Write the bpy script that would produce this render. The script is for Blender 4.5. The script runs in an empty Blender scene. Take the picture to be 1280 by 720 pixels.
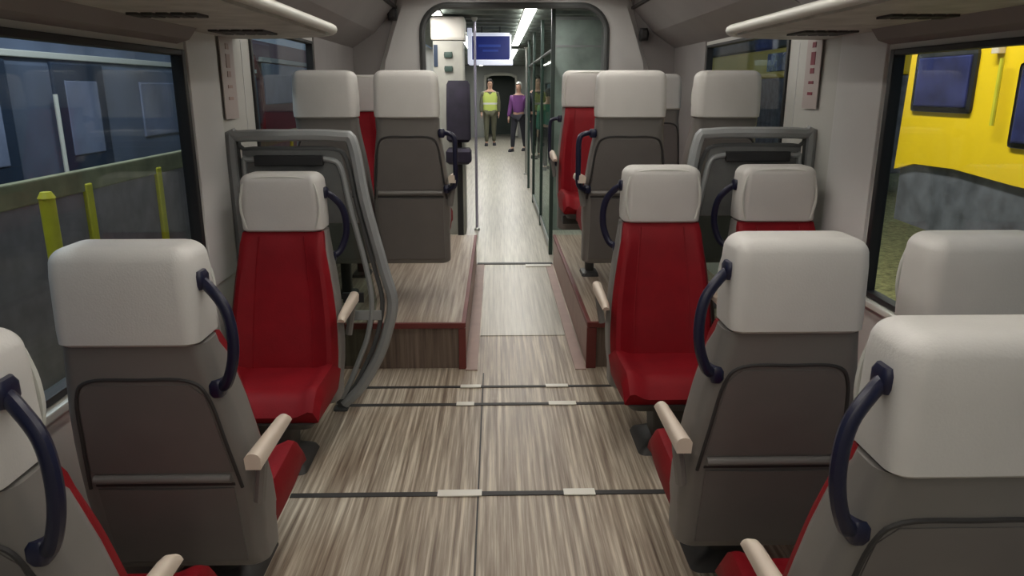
import bpy, bmesh, math, random
from math import pi, sin, cos, sqrt, atan, radians
from mathutils import Vector, Matrix
random.seed(7)
S = bpy.context.scene
COL = S.collection

# ------------------------------------------------------------------ materials
def mat(name, col, rough=0.6, metal=0.0, var=0.0, vscale=8.0, bump=0.0, bscale=120.0, emit=None, estr=0.0, spec=0.5):
    m = bpy.data.materials.new(name); m.use_nodes = True
    nt = m.node_tree; b = nt.nodes['Principled BSDF']
    b.inputs['Base Color'].default_value = (*col, 1)
    b.inputs['Roughness'].default_value = rough
    b.inputs['Metallic'].default_value = metal
    b.inputs['Specular IOR Level'].default_value = spec
    tc = nt.nodes.new('ShaderNodeTexCoord')
    if var > 0:
        n = nt.nodes.new('ShaderNodeTexNoise'); n.inputs['Scale'].default_value = vscale
        n.inputs['Detail'].default_value = 4
        nt.links.new(tc.outputs['Object'], n.inputs['Vector'])
        r = nt.nodes.new('ShaderNodeValToRGB')
        r.color_ramp.elements[0].position = 0.3; r.color_ramp.elements[1].position = 0.7
        r.color_ramp.elements[0].color = (*[c*(1-var) for c in col], 1)
        r.color_ramp.elements[1].color = (*[min(1, c*(1+var)) for c in col], 1)
        nt.links.new(n.outputs['Fac'], r.inputs['Fac']); nt.links.new(r.outputs['Color'], b.inputs['Base Color'])
    if bump > 0:
        n2 = nt.nodes.new('ShaderNodeTexNoise'); n2.inputs['Scale'].default_value = bscale
        nt.links.new(tc.outputs['Object'], n2.inputs['Vector'])
        bp = nt.nodes.new('ShaderNodeBump'); bp.inputs['Strength'].default_value = bump
        bp.inputs['Distance'].default_value = 0.002
        nt.links.new(n2.outputs['Fac'], bp.inputs['Height']); nt.links.new(bp.outputs['Normal'], b.inputs['Normal'])
    if emit:
        b.inputs['Emission Color'].default_value = (*emit, 1); b.inputs['Emission Strength'].default_value = estr
    return m

def wood_mat(name, dark, mid, light, scale=(70, 1.6, 1.0), rough=0.35):
    m = bpy.data.materials.new(name); m.use_nodes = True
    nt = m.node_tree; b = nt.nodes['Principled BSDF']; b.inputs['Roughness'].default_value = rough
    tc = nt.nodes.new('ShaderNodeTexCoord'); mp = nt.nodes.new('ShaderNodeMapping')
    mp.inputs['Scale'].default_value = scale
    nt.links.new(tc.outputs['Object'], mp.inputs['Vector'])
    n = nt.nodes.new('ShaderNodeTexNoise'); n.inputs['Scale'].default_value = 0.8; n.inputs['Detail'].default_value = 5
    n.inputs['Roughness'].default_value = 0.62
    nt.links.new(mp.outputs['Vector'], n.inputs['Vector'])
    r = nt.nodes.new('ShaderNodeValToRGB'); e = r.color_ramp.elements
    e[0].position = 0.33; e[0].color = (*dark, 1); e[1].position = 0.66; e[1].color = (*light, 1)
    k = e.new(0.5); k.color = (*mid, 1)
    nt.links.new(n.outputs['Fac'], r.inputs['Fac'])
    n2 = nt.nodes.new('ShaderNodeTexNoise'); n2.inputs['Scale'].default_value = 2.2
    nt.links.new(tc.outputs['Object'], n2.inputs['Vector'])
    mx = nt.nodes.new('ShaderNodeMix'); mx.data_type = 'RGBA'; mx.blend_type = 'MULTIPLY'; mx.inputs[0].default_value = 0.35
    nt.links.new(r.outputs['Color'], mx.inputs[6]); nt.links.new(n2.outputs['Color'], mx.inputs[7])
    nt.links.new(r.outputs['Color'], b.inputs['Base Color'])
    mr = nt.nodes.new('ShaderNodeMapRange'); mr.inputs[3].default_value = rough-0.06; mr.inputs[4].default_value = rough+0.14
    nt.links.new(n.outputs['Fac'], mr.inputs[0]); nt.links.new(mr.outputs[0], b.inputs['Roughness'])
    return m

def glass_mat(name, tint=(0.93, 0.96, 0.95), fac=0.5, rough=0.02):
    m = bpy.data.materials.new(name); m.use_nodes = True; nt = m.node_tree
    nt.nodes.remove(nt.nodes['Principled BSDF']); out = nt.nodes['Material Output']
    t = nt.nodes.new('ShaderNodeBsdfTransparent'); t.inputs[0].default_value = (*tint, 1)
    g = nt.nodes.new('ShaderNodeBsdfGlossy'); g.inputs['Roughness'].default_value = rough
    lw = nt.nodes.new('ShaderNodeLayerWeight'); lw.inputs[0].default_value = 0.5
    pw = nt.nodes.new('ShaderNodeMath'); pw.operation = 'POWER'; pw.inputs[1].default_value = 4.5
    fr = nt.nodes.new('ShaderNodeMath'); fr.operation = 'MULTIPLY_ADD'; fr.inputs[1].default_value = fac; fr.inputs[2].default_value = 0.02
    nt.links.new(lw.outputs['Facing'], pw.inputs[0]); nt.links.new(pw.outputs[0], fr.inputs[0])
    mx = nt.nodes.new('ShaderNodeMixShader')
    nt.links.new(fr.outputs[0], mx.inputs[0]); nt.links.new(t.outputs[0], mx.inputs[1]); nt.links.new(g.outputs[0], mx.inputs[2])
    nt.links.new(mx.outputs[0], out.inputs[0])
    return m

M = dict(
    head=mat('pale_grey_leather', (0.58, 0.565, 0.535), 0.5, var=0.04, vscale=5, bump=0.25, bscale=180),
    shell=mat('warm_grey_shell', (0.19, 0.178, 0.166), 0.42, var=0.05, vscale=4),
    shell_side=mat('grey_shell_flank', (0.27, 0.26, 0.245), 0.45, var=0.05),
    tray=mat('grey_tray', (0.155, 0.142, 0.133), 0.4, var=0.05),
    groove=mat('dark_groove', (0.035, 0.033, 0.032), 0.6),
    red=mat('red_leather', (0.22, 0.003, 0.008), 0.6, spec=0.25, var=0.12, vscale=7, bump=0.3, bscale=150),
    navy=mat('navy_plastic', (0.007, 0.008, 0.030), 0.35),
    black=mat('black_rubber', (0.012, 0.012, 0.013), 0.5),
    cream=mat('cream_armrest', (0.66, 0.56, 0.46), 0.45),
    ped=mat('dark_pedestal', (0.05, 0.048, 0.045), 0.5, metal=0.2),
    wall=mat('wall_laminate', (0.56, 0.56, 0.525), 0.45, var=0.03, vscale=3),
    wall_lt=mat('portal_laminate', (0.62, 0.62, 0.605), 0.4, var=0.03, vscale=3),
    taupe=mat('taupe_panel', (0.24, 0.225, 0.22), 0.55, var=0.06, vscale=3),
    ceil=mat('ceiling_panel', (0.50, 0.49, 0.48), 0.6, var=0.03),
    ceil_dk=mat('slatted_ceiling', (0.14, 0.16, 0.145), 0.6, var=0.3, vscale=6),
    rack=mat('rack_underside', (0.50, 0.50, 0.47), 0.5, var=0.18, vscale=9),
    rim=mat('pale_rim', (0.60, 0.60, 0.55), 0.35),
    maroon=mat('maroon_nosing', (0.15, 0.028, 0.024), 0.5, var=0.1),
    pink=mat('rosy_skirting', (0.36, 0.25, 0.215), 0.5, var=0.08),
    steel=mat('brushed_steel', (0.55, 0.55, 0.53), 0.3, metal=1.0),
    pale_plate_and_glint=mat('pale_plate_and_glint', (0.80, 0.78, 0.70), 0.3),  # shared by the doorway plate and the painted light reflections on the seams
    tube=mat('grey_frame', (0.29, 0.305, 0.305), 0.4, metal=0.1),
    tube_dk=mat('dark_frame', (0.07, 0.075, 0.075), 0.5),
    screen_pan=mat('screen_panel', (0.13, 0.135, 0.132), 0.5, var=0.1, vscale=14),
    signred=mat('faded_red_print', (0.22, 0.03, 0.05), 0.6),
    signpale=mat('pale_pink_sticker', (0.47, 0.41, 0.39), 0.5),
    yellow=mat('yellow_paint', (0.85, 0.58, 0.012), 0.4, var=0.06, vscale=1.5),
    lime=mat('yellow_green_paint', (0.60, 0.55, 0.03), 0.5, var=0.1),
    olive=mat('olive_rail', (0.22, 0.22, 0.13), 0.6, var=0.3, vscale=5),
    blue_body=mat('blue_grey_body', (0.10, 0.125, 0.185), 0.4, var=0.35, vscale=0.7),
    blue_dk=mat('dark_blue_panel', (0.02, 0.035, 0.065), 0.35, var=0.2, vscale=1),
    dkglass=mat('tinted_train_glass', (0.03, 0.035, 0.12), 0.15, var=0.5, vscale=3),
    palewin=mat('pale_train_window', (0.17, 0.20, 0.30), 0.2, var=0.2, vscale=2),
    under=mat('underframe', (0.10, 0.105, 0.13), 0.7, var=0.4, vscale=4),
    ballast=mat('ballast', (0.22, 0.21, 0.085), 0.95, var=0.5, vscale=14, bump=0.8, bscale=30),
    mesh=mat('fence_panel', (0.20, 0.18, 0.205), 0.7, var=0.2, vscale=6),
    redtrain=mat('dark_red_body', (0.16, 0.012, 0.02), 0.4, var=0.1),
    lilac=mat('lilac_steel', (0.50, 0.47, 0.60), 0.25, metal=0.5),
    purple_dk=mat('dark_purple_fabric', (0.014, 0.010, 0.024), 0.8, var=0.4, vscale=8),
    green_post=mat('dark_green_post', (0.035, 0.06, 0.05), 0.4),
    cab=mat('cabinet_beige', (0.36, 0.35, 0.31), 0.5, var=0.08),
    cab_top=mat('cabinet_cream', (0.62, 0.58, 0.53), 0.45),
    coachwall=mat('far_wall', (0.33, 0.345, 0.33), 0.5, var=0.1, vscale=2),
    skin=mat('skin', (0.50, 0.30, 0.22), 0.5),
    hair=mat('dark_hair', (0.015, 0.012, 0.010), 0.7),
    hivis=mat('hi_vis_cloth', (0.52, 0.62, 0.14), 0.7),
    khaki=mat('khaki_cloth', (0.12, 0.12, 0.08), 0.8),
    purple=mat('purple_cloth', (0.16, 0.05, 0.20), 0.8),
    darkcl=mat('dark_cloth', (0.02, 0.02, 0.03), 0.8),
    teal=mat('teal_cloth', (0.02, 0.16, 0.12), 0.7),
    white=mat('white_cloth', (0.75, 0.75, 0.73), 0.6),
    glass=glass_mat('window_glass'),
    glass_g=glass_mat('greenish_glass', (0.72, 0.79, 0.76), fac=0.12),
    lamp=mat('lit_diffuser', (0.9, 0.9, 0.9), 0.5, emit=(1.0, 0.95, 0.88), estr=7.0),
    lamp_far=mat('lit_diffuser_far', (0.9, 0.9, 0.9), 0.5, emit=(1.0, 0.98, 0.93), estr=14.0),
    bar=mat('lit_display_frame', (0.8, 0.82, 0.9), 0.4, emit=(0.75, 0.8, 1.0), estr=0.35),
    blue_scr=mat('lit_blue_screen', (0.004, 0.008, 0.06), 0.4, emit=(0.004, 0.012, 0.11), estr=0.55),
    blue_txt=mat('lit_blue_text', (0.02, 0.04, 0.15), 0.3, emit=(0.012, 0.03, 0.20), estr=0.5),
)
M['floor'] = wood_mat('striped_floor', (0.155, 0.108, 0.076), (0.35, 0.285, 0.215), (0.64, 0.565, 0.45))
M['floor_lt'] = wood_mat('pale_aisle_floor', (0.30, 0.275, 0.225), (0.45, 0.42, 0.35), (0.58, 0.55, 0.47), rough=0.3)
M['podium'] = wood_mat('podium_floor', (0.20, 0.135, 0.095), (0.36, 0.285, 0.215), (0.52, 0.46, 0.37))
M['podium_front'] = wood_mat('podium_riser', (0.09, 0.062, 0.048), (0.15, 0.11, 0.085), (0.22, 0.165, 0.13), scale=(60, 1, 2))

# ------------------------------------------------------------------ builders
def link(name, bm, m, parent=None, smooth=False):
    me = bpy.data.meshes.new(name)
    bmesh.ops.recalc_face_normals(bm, faces=bm.faces)
    bm.to_mesh(me); bm.free()
    if smooth:
        for p in me.polygons: p.use_smooth = True
        try: me.set_sharp_from_angle(angle=radians(38))
        except Exception: pass
    ms = m if isinstance(m, (list, tuple)) else [m]
    for x in ms: me.materials.append(x)
    o = bpy.data.objects.new(name, me); COL.objects.link(o)
    if parent is not None: o.parent = parent
    return o

def box(bm, x0, x1, y0, y1, z0, z1, bev=0.0, mi=0):
    r = bmesh.ops.create_cube(bm, size=1)
    vs = r['verts']
    for v in vs:
        v.co = Vector(((x0+x1)/2 + v.co.x*(x1-x0), (y0+y1)/2 + v.co.y*(y1-y0), (z0+z1)/2 + v.co.z*(z1-z0)))
    fs = set(f for v in vs for f in v.link_faces)
    for f in fs: f.material_index = mi
    if bev > 0:
        es = set(e for v in vs for e in v.link_edges)
        bmesh.ops.bevel(bm, geom=list(es), offset=bev, segments=2, affect='EDGES', profile=0.6)
    return bm

def B(*a, **k):
    bm = bmesh.new(); box(bm, *a, **k); return bm

def rring(hw, hd, r, n=5):
    r = min(r, hw*0.999, hd*0.999); pts = []
    for cx, cy, a0 in ((hw-r, hd-r, 0), (-hw+r, hd-r, 90), (-hw+r, -hd+r, 180), (hw-r, -hd+r, 270)):
        for i in range(n+1):
            a = radians(a0 + 90*i/n); pts.append((cx+r*cos(a), cy+r*sin(a)))
    return pts

def loft(secs, n=5, bm=None):
    """secs: (z, cx, cy, hw, hd, r) stacked rounded rectangles."""
    bm = bm or bmesh.new(); rings = []
    for z, cx, cy, hw, hd, r in secs:
        rings.append([bm.verts.new((cx+x, cy+y, z)) for x, y in rring(hw, hd, r, n)])
    for a, b in zip(rings, rings[1:]):
        for i in range(len(a)):
            j = (i+1) % len(a); bm.faces.new((a[i], a[j], b[j], b[i]))
    bm.faces.new(list(reversed(rings[0]))); bm.faces.new(rings[-1])
    return bm

def slab(P, Q, nu=14, nv=12, bm=None):
    """closed solid between surface P(u,v) and surface Q(u,v), u,v in 0..1"""
    bm = bm or bmesh.new()
    A = [[bm.verts.new(P(i/nu, j/nv)) for i in range(nu+1)] for j in range(nv+1)]
    C = [[bm.verts.new(Q(i/nu, j/nv)) for i in range(nu+1)] for j in range(nv+1)]
    for j in range(nv):
        for i in range(nu):
            bm.faces.new((A[j][i], A[j][i+1], A[j+1][i+1], A[j+1][i]))
            bm.faces.new((C[j][i], C[j+1][i], C[j+1][i+1], C[j][i+1]))
    for i in range(nu):
        bm.faces.new((A[0][i], C[0][i], C[0][i+1], A[0][i+1])); bm.faces.new((A[nv][i], A[nv][i+1], C[nv][i+1], C[nv][i]))
    for j in range(nv):
        bm.faces.new((A[j][0], A[j+1][0], C[j+1][0], C[j][0])); bm.faces.new((A[j][nu], C[j][nu], C[j+1][nu], A[j+1][nu]))
    return bm

def catmull(pts, k=6):
    P = [Vector(p) for p in pts]; out = []
    for i in range(len(P)-1):
        p0 = P[max(i-1, 0)]; p1 = P[i]; p2 = P[i+1]; p3 = P[min(i+2, len(P)-1)]
        for s in range(k):
            t = s/k
            out.append(0.5*((2*p1)+(-p0+p2)*t+(2*p0-5*p1+4*p2-p3)*t*t+(-p0+3*p1-3*p2+p3)*t*t*t))
    out.append(P[-1]); return out

def tube(pts, r, n=8, sx=1.0, sy=1.0, smooth=True, k=6, bm=None, closed=False):
    bm = bm or bmesh.new()
    P = catmull(pts, k) if smooth else [Vector(p) for p in pts]
    rings = []; up = None
    for i, p in enumerate(P):
        t = (P[min(i+1, len(P)-1)]-P[max(i-1, 0)]).normalized()
        if up is None:
            up = Vector((0, 0, 1)) if abs(t.z) < 0.9 else Vector((0, 1, 0))
        a = t.cross(up)
        if a.length < 1e-4: a = t.cross(Vector((1, 0, 0)))
        a.normalize(); b = a.cross(t).normalized(); up = b
        rings.append([bm.verts.new(p + a*r*sx*cos(2*pi*j/n) + b*r*sy*sin(2*pi*j/n)) for j in range(n)])
    for A, Bq in zip(rings, rings[1:]):
        for j in range(n):
            q = (j+1) % n; bm.faces.new((A[j], A[q], Bq[q], Bq[j]))
    bm.faces.new(list(reversed(rings[0]))); bm.faces.new(rings[-1])
    return bm

def prism(pts, axis, a, b, bm=None):
    """extrude a 2D polygon; axis 'x': pts=(y,z); 'y': pts=(x,z); 'z': pts=(x,y)"""
    bm = bm or bmesh.new()
    def mk(p, t):
        return {'x': (t, p[0], p[1]), 'y': (p[0], t, p[1]), 'z': (p[0], p[1], t)}[axis]
    A = [bm.verts.new(mk(p, a)) for p in pts]; C = [bm.verts.new(mk(p, b)) for p in pts]
    bm.faces.new(A); bm.faces.new(list(reversed(C)))
    for i in range(len(pts)):
        j = (i+1) % len(pts); bm.faces.new((A[i], C[i], C[j], A[j]))
    return bm

def tag(o, label, cat, group=None, kind=None):
    o['label'] = label; o['category'] = cat
    if group: o['group'] = group
    if kind: o['kind'] = kind
    return o

def empty(name, loc, rz, label, cat, group=None):
    o = bpy.data.objects.new(name, None); COL.objects.link(o)
    o.location = loc; o.rotation_euler = (0, 0, rz); o.empty_display_size = 0.1
    return tag(o, label, cat, group)

def struct(name, bm, m, parent=None, smooth=False, label=None):
    o = link(name, bm, m, parent, smooth)
    if parent is None: o['kind'] = 'structure'
    if label: o['label'] = label
    return o

def dup(root):
    def cp(o, par):
        c = o.copy(); COL.objects.link(c)
        if par is not None: c.parent = par
        for ch in [x for x in SRC if x.parent == o]: cp(ch, c)
        return c
    return cp(root, None)
SRC = []

# ------------------------------------------------------------------ the room
W = 1.385; CZ = 2.30
YB, YE = -2.2, 6.6          # rear wall and portal of this carriage
# floor: strip pieces (all floor at z=0); far carriage floor is paler
struct('floor', B(-W-0.02, W+0.02, YB, YE, -0.06, 0), M['floor'])
struct('floor_far_carriage', B(-W-0.02, W+0.02, YE, 27, -0.06, 0), M['floor_lt'])
PF = 3.97                   # front of the raised podiums
PH = 0.275
def podium(sign, inner):
    x0, x1 = (inner, W) if sign > 0 else (-W, inner)
    n = 'floor_podium'
    o = struct(n, B(x0, x1, PF, YE-0.02, PH-0.03, PH), M['podium'])
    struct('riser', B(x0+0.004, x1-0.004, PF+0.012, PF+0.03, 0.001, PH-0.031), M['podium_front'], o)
    xi = inner
    a, b = (xi+0.002, xi+0.02) if sign > 0 else (xi-0.02, xi-0.002)
    struct('side_skirting', B(a, b, PF+0.03, YE-0.02, 0.001, PH-0.031), M['pink'], o)
    bm = bmesh.new()
    box(bm, x0-0.004, x1, PF-0.012, PF+0.012, PH-0.028, PH+0.004, 0.003)
    if sign > 0: box(bm, xi-0.006, xi+0.018, PF-0.008, YE-0.03, PH-0.024, PH+0.005, 0.003); box(bm, xi-0.006, xi+0.05, PF-0.010, PF+0.012, 0.001, PH-0.03, 0.003)
    else: box(bm, xi-0.018, xi+0.006, PF-0.008, YE-0.03, PH-0.024, PH+0.005, 0.003); box(bm, xi-0.035, xi+0.006, PF-0.010, PF+0.012, 0.001, PH-0.03, 0.003)
    struct('nosing', bm, M['maroon'], o)
podium(-1, -0.345); podium(1, 0.355)
# rosy skirting strips beside the podium at aisle floor level
struct('trim_1', B(-0.343, -0.275, PF-0.03, YE-0.02, 0.0005, 0.006), M['pink'])
struct('trim_2', B(0.285, 0.347, PF-0.03, YE-0.02, 0.0005, 0.006), M['pink'])

# pale aisle run between the podiums
struct('floor_aisle', B(-0.27, 0.28, 4.55, YE, 0.0005, 0.004), M['floor_lt'])

# dark metal seams across the floor with ceiling-light reflections painted as pale plates
def seam(y, w, x0, x1, glints, lab):
    o = tag(link('threshold_strip', B(x0, x1, y-w/2, y+w/2, 0, 0.004, 0.001), M['groove']), lab, 'floor strip')
    for a, b in glints:
        link('painted_glint', B(a, b, y-w*0.75, y+w*0.75, 0.003, 0.008, 0.001), M['pale_plate_and_glint'], o)['label'] = 'pale painted reflection of the ceiling light'
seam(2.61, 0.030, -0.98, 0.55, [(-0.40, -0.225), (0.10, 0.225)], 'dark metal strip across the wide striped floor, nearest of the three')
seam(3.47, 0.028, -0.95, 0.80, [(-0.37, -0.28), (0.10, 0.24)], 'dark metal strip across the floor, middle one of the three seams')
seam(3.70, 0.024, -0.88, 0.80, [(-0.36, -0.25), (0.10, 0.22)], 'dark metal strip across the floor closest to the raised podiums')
tag(link('threshold_strip', B(-0.34, 0.35, 6.56, 6.62, 0, 0.010, 0.002), M['groove']), 'dark threshold strip across the aisle at the end doorway', 'floor strip')
tag(link('threshold_plate', B(0.10, 0.33, 6.46, 6.54, 0.004, 0.012, 0.002), M['pale_plate_and_glint']), 'bright metal plate set before the doorway threshold on the right', 'floor plate')
# long centre joint in the floor covering
link('floor_joint', B(-0.243, -0.236, YB, 3.9, 0, 0.0015), M['groove'])['kind'] = 'structure'

# side walls with window holes
def wall_side(name, s, wins):
    """wins: list of (y0,y1,z0,z1)"""
    bm = bmesh.new(); x0, x1 = (W, W+0.035) if s > 0 else (-W-0.035, -W)
    ys = YB
    for (a, b, c, d) in wins:
        if a > ys: box(bm, x0, x1, ys, a, 0, CZ)
        box(bm, x0, x1, a, b, 0, c); box(bm, x0, x1, a, b, d, CZ); ys = b
    box(bm, x0, x1, ys, YE, 0, CZ)
    return struct(name, bm, M['wall'])
WL = [(-1.6, 3.04, 0.72, 1.70), (3.86, 5.17, 1.00, 1.86)]
WR = [(-1.6, 2.97, 0.72, 1.70), (4.02, 5.60, 1.00, 1.86)]
wall_side('wall_left', -1, WL); wall_side('wall_right', 1, WR)
def window(n, s, y0, y1, z0, z1, fw=0.032):
    def ring(o, i, d, x0, x1):
        pass
    bm = bmesh.new()
    xa, xb = (W-0.012, W+0.035) if s > 0 else (-W-0.035, -W+0.012)
    box(bm, xa, xb, y0, y0+fw, z0, z1, 0.004); box(bm, xa, xb, y1-fw, y1, z0, z1, 0.004)
    box(bm, xa, xb, y0+fw, y1-fw, z0, z0+fw*0.7, 0.004); box(bm, xa, xb, y0+fw, y1-fw, z1-fw*0.7, z1, 0.004)
    o = struct('window_%d' % n, bm, M['black'])
    xm = (W+0.02)*s
    struct('glass', B(xm-0.003, xm+0.003, y0+fw-0.005, y1-fw+0.005, z0+fw*0.7-0.005, z1-fw*0.7+0.005), M['glass'], o)
    xs = (W-0.03)*s
    a, b = sorted(((W-0.035)*s, (W+0.0)*s))
    struct('sill', B(a, b, y0-0.02, y1+0.02, z0-0.03, z0-0.004, 0.006), M['rim'], o)
    return o
window(1, -1, *WL[0]); window(2, 1, *WR[0]); window(3, -1, *WL[1], fw=0.028); window(4, 1, *WR[1], fw=0.028)
# wall pillar cover strips (vertical panel joints between the windows)
for s, n, ys in ((-1, 3, (3.12, 3.40, 3.74)), (1, 4, (3.06, 3.42, 3.90))):
    bm = bmesh.new()
    for y in ys:
        a, b = sorted(((W-0.002)*s, (W+0.01)*s)); box(bm, a, b, y-0.004, y+0.004, 0.3, 1.78)
    box(bm, *sorted(((W-0.012)*s, (W+0.01)*s)), ys[0]-0.06, ys[1]-0.02, 0.73, 1.78, 0.004)
    struct('trim_%d' % n, bm, M['wall_lt'])

# taupe end panels of the side walls before the doorway
struct('trim_23', B(-W-0.001, -W+0.010, 5.20, YE-0.002, PH+0.002, 1.90), M['taupe'])
struct('trim_24', B(W-0.010, W+0.001, 5.63, YE-0.002, PH+0.002, 1.90), M['taupe'])
# heater duct along the wall foot
for s, n in ((-1, 5), (1, 6)):
    bm = prism([(s*W, 0), (s*(W-0.09), 0), (s*(W-0.09), 0.16), (s*(W-0.05), 0.20), (s*W, 0.20)], 'y', YB, PF-0.02)
    struct('trim_%d' % n, bm, M['taupe'])

# ceiling, coves
struct('ceiling', B(-1.03, 1.03, YB, YE, CZ, CZ+0.05), M['ceil'])
for s, n in ((-1, 7), (1, 8)):
    # sloped cove panel from wall head to ceiling
    bm = prism([(s*W, 1.885), (s*W, 2.3), (s*1.02, 2.32), (s*1.00, 2.22), (s*1.18, 2.02)], 'y', 3.72, YE-0.001)
    struct('trim_%d' % n, bm, M['taupe'])
    # near cove right above the long windows
    bm = prism([(s*W, 1.72), (s*(W-0.05), 1.735), (s*(W-0.10), 1.80), (s*(W-0.10), 1.86), (s*W, 1.9)], 'y', YB, 3.0)
    struct('trim_%d' % (n+2), bm, M['taupe'])
    bm = prism([(s*(W), 1.86), (s*(W-0.02), 1.86), (s*1.02, 2.24), (s*1.02, 2.31), (s*W, 2.31)], 'y', YB, 3.70)
    struct('trim_%d' % (n+4), bm, M['taupe'])
    # dark joint at ceiling edge
    bm = B(*sorted((s*0.985, s*1.02)), YB, YE-0.01, 2.205, 2.225)
    struct('trim_%d' % (n+6), bm, M['groove'])

# luggage rack (shelf with rounded end) both sides
def rack(s, y1, lab):
    root = empty('luggage_rack', (0, 0, 0), 0, lab, 'luggage rack')
    root.location = (s*W, 0, 1.765)
    # plan outline in local coords: from wall inward; rounded at far inner corner
    n = 14
    def outline(off):
        xin = 0.53-off; r = 0.42
        pts = [(0, YB+0.05), (-s*xin, YB+0.05)]
        for i in range(n+1):
            a = pi/2*i/n
            pts.append((-s*(xin-r+r*cos(a)), y1-0.36+(0.36-off)*sin(a)))
        pts.append((0, y1-off))
        return pts
    link('shelf', prism(outline(0.03), 'z', 0.012, 0.05), M['rack'], root)
    # rim tube along the inner edge and around the end
    pts = [(p[0], p[1], 0.035) for p in outline(0.0)[1:]]
    bm = tube(pts, 0.020, n=10, smooth=False, sy=1.0)
    link('rim', bm, M['rim'], root, True)['label'] = 'pale rounded rim'
    # dark inset grille and lamp slots on the underside
    for y, w, mm in ((3.16, 0.20, 'groove'), (2.45, 0.10, 'groove'), (1.2, 0.10, 'groove')):
        bm = bmesh.new()
        for q in range(5):
            box(bm, *sorted((-s*(0.10+q*0.045), -s*(0.135+q*0.045))), y-w/2, y+w/2, 0.004, 0.013, 0.002)
        link('grille', bm, M[mm], root)['label'] = 'dark grille on the rack underside'
    return root
rack(-1, 3.66, 'pale rimmed overhead luggage rack with rounded end above the left window')
rack(1, 3.66, 'pale rimmed overhead luggage rack with rounded end above the right window')

# ---------------- end portal of this carriage
def portal_wall(name, y, t, hw, zt, r, m, half=W, z1=CZ, z0=0.0, n=8, mat_ring=None):
    """wall across the car with rounded door opening"""
    arc = [(-hw, z0)] + [(-hw+r-r*cos(pi/2*i/n), zt-r+r*sin(pi/2*i/n)) for i in range(n+1)]
    arc += [(-p[0], p[1]) for p in reversed(arc)]
    outer = [(-half, z0), (-half, z1), (half, z1), (half, z0)]
    bm = bmesh.new()
    def quad_strip(yy):
        return [bm.verts.new((p[0], yy, p[1])) for p in arc]
    A = quad_strip(y); Bq = quad_strip(y+t)
    m_ = len(arc); h = m_//2
    def outer_pt(p, i):
        if i <= 1: return (-half, p[1]) 
        if i >= m_-2: return (half, p[1])
        # push outwards
        f = (i-1)/(m_-3)
        # walk along outer path: left vertical part up, top, right
        z_s = arc[1][1]; L = (z1-z_s); tot = 2*L+2*half; d = f*tot
        if d < L: return (-half, z_s+d)
        if d < L+2*half: return (-half+(d-L), z1)
        return (half, z1-(d-L-2*half))
    oA = []; oB = []
    for i, p in enumerate(arc):
        q = outer_pt(p, i); oA.append(bm.verts.new((q[0], y, q[1]))); oB.append(bm.verts.new((q[0], y+t, q[1])))
    cl = {}
    for i in range(m_-1):
        bm.faces.new((A[i], A[i+1], oA[i+1], oA[i])); bm.faces.new((Bq[i+1], Bq[i], oB[i], oB[i+1]))
        bm.faces.new((A[i+1], A[i], Bq[i], Bq[i+1])); bm.faces.new((oA[i], oA[i+1], oB[i+1], oB[i]))
    for i in (0, m_-1):
        bm.faces.new((A[i], oA[i], oB[i], Bq[i]))
    return struct(name, bm, m), arc
wf, arc = portal_wall('wall_front', YE, 0.08, 0.785, 2.235, 0.22, M['taupe'])
# pale portal surround: flares outwards, standing proud of the wall
def surround():
    n = 10; hw, zt, r = 0.79, 2.24, 0.22
    inner = [(-hw, 0.0), (-hw, zt-r-0.5)] + [(-hw+r-r*cos(pi/2*i/n), zt-r+r*sin(pi/2*i/n)) for i in range(n+1)]
    outer = [(-1.20, 0.0), (-1.20, 1.50)] + [(-1.15+0.17*(i/n)**0.9, 1.74+0.55*(i/n)) for i in range(n+1)]
    L = list(zip(inner, outer)); R = [((-a[0], a[1]), (-b[0], b[1])) for a, b in reversed(L)]
    allp = L + R
    bm = bmesh.new()
    V = [[bm.verts.new((a[0], YE-0.045, a[1])), bm.verts.new((a[0]+(b[0]-a[0])*0.85, YE-0.045, a[1]+(b[1]-a[1])*0.85)), bm.verts.new((b[0], YE-0.001, b[1])), bm.verts.new((a[0], YE-0.001, a[1]))] for a, b in allp]
    for p, q in zip(V, V[1:]):
        for k in range(4):
            kk = (k+1) % 4; bm.faces.new((p[k], p[kk], q[kk], q[k]))
    bm.faces.new(V[0]); bm.faces.new(list(reversed(V[-1])))
    struct('trim_20', bm, M['wall_lt'], None, True)
    # dark gasket ring
    pts = [(p[0]*0.985, YE-0.05, p[1]-0.012) for p in inner] + [(-p[0]*0.985, YE-0.05, p[1]-0.012) for p in reversed(inner)]
    pts[0] = (pts[0][0], pts[0][1], 0.02); pts[-1] = (pts[-1][0], pts[-1][1], 0.02)
    struct('trim_21', tube(pts, 0.026, n=8, smooth=False), M['tube_dk'], None, True)
surround()
# coat hooks / dark fittings on the coves beside the portal
for s, z, y, lab in ((-1, 2.16, 6.40, 'small black fitting on the ceiling edge left of the doorway'), (1, 2.00, 6.45, 'small black fitting on the panel right of the doorway')):
    x = 1.02*s if s < 0 else 1.09
    t = empty('speaker_pod', (x, YE-0.06, z), 0, lab, 'speaker')
    link('housing', loft([(-0.05, 0, 0, 0.035, 0.03, 0.02), (0.0, 0, -0.01, 0.042, 0.035, 0.02), (0.05, 0, 0, 0.03, 0.03, 0.02)]), M['black'], t, True)
    link('grille', B(-0.02, 0.02, -0.05, -0.040, -0.03, 0.03, 0.004), M['groove'], t)
    link('bracket', B(-0.015, 0.015, 0.02, 0.058, -0.02, 0.02), M['tube_dk'], t)

# rear wall behind the camera
struct('wall_back', B(-W, W, YB-0.06, YB, 0, CZ), M['wall'])

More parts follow.
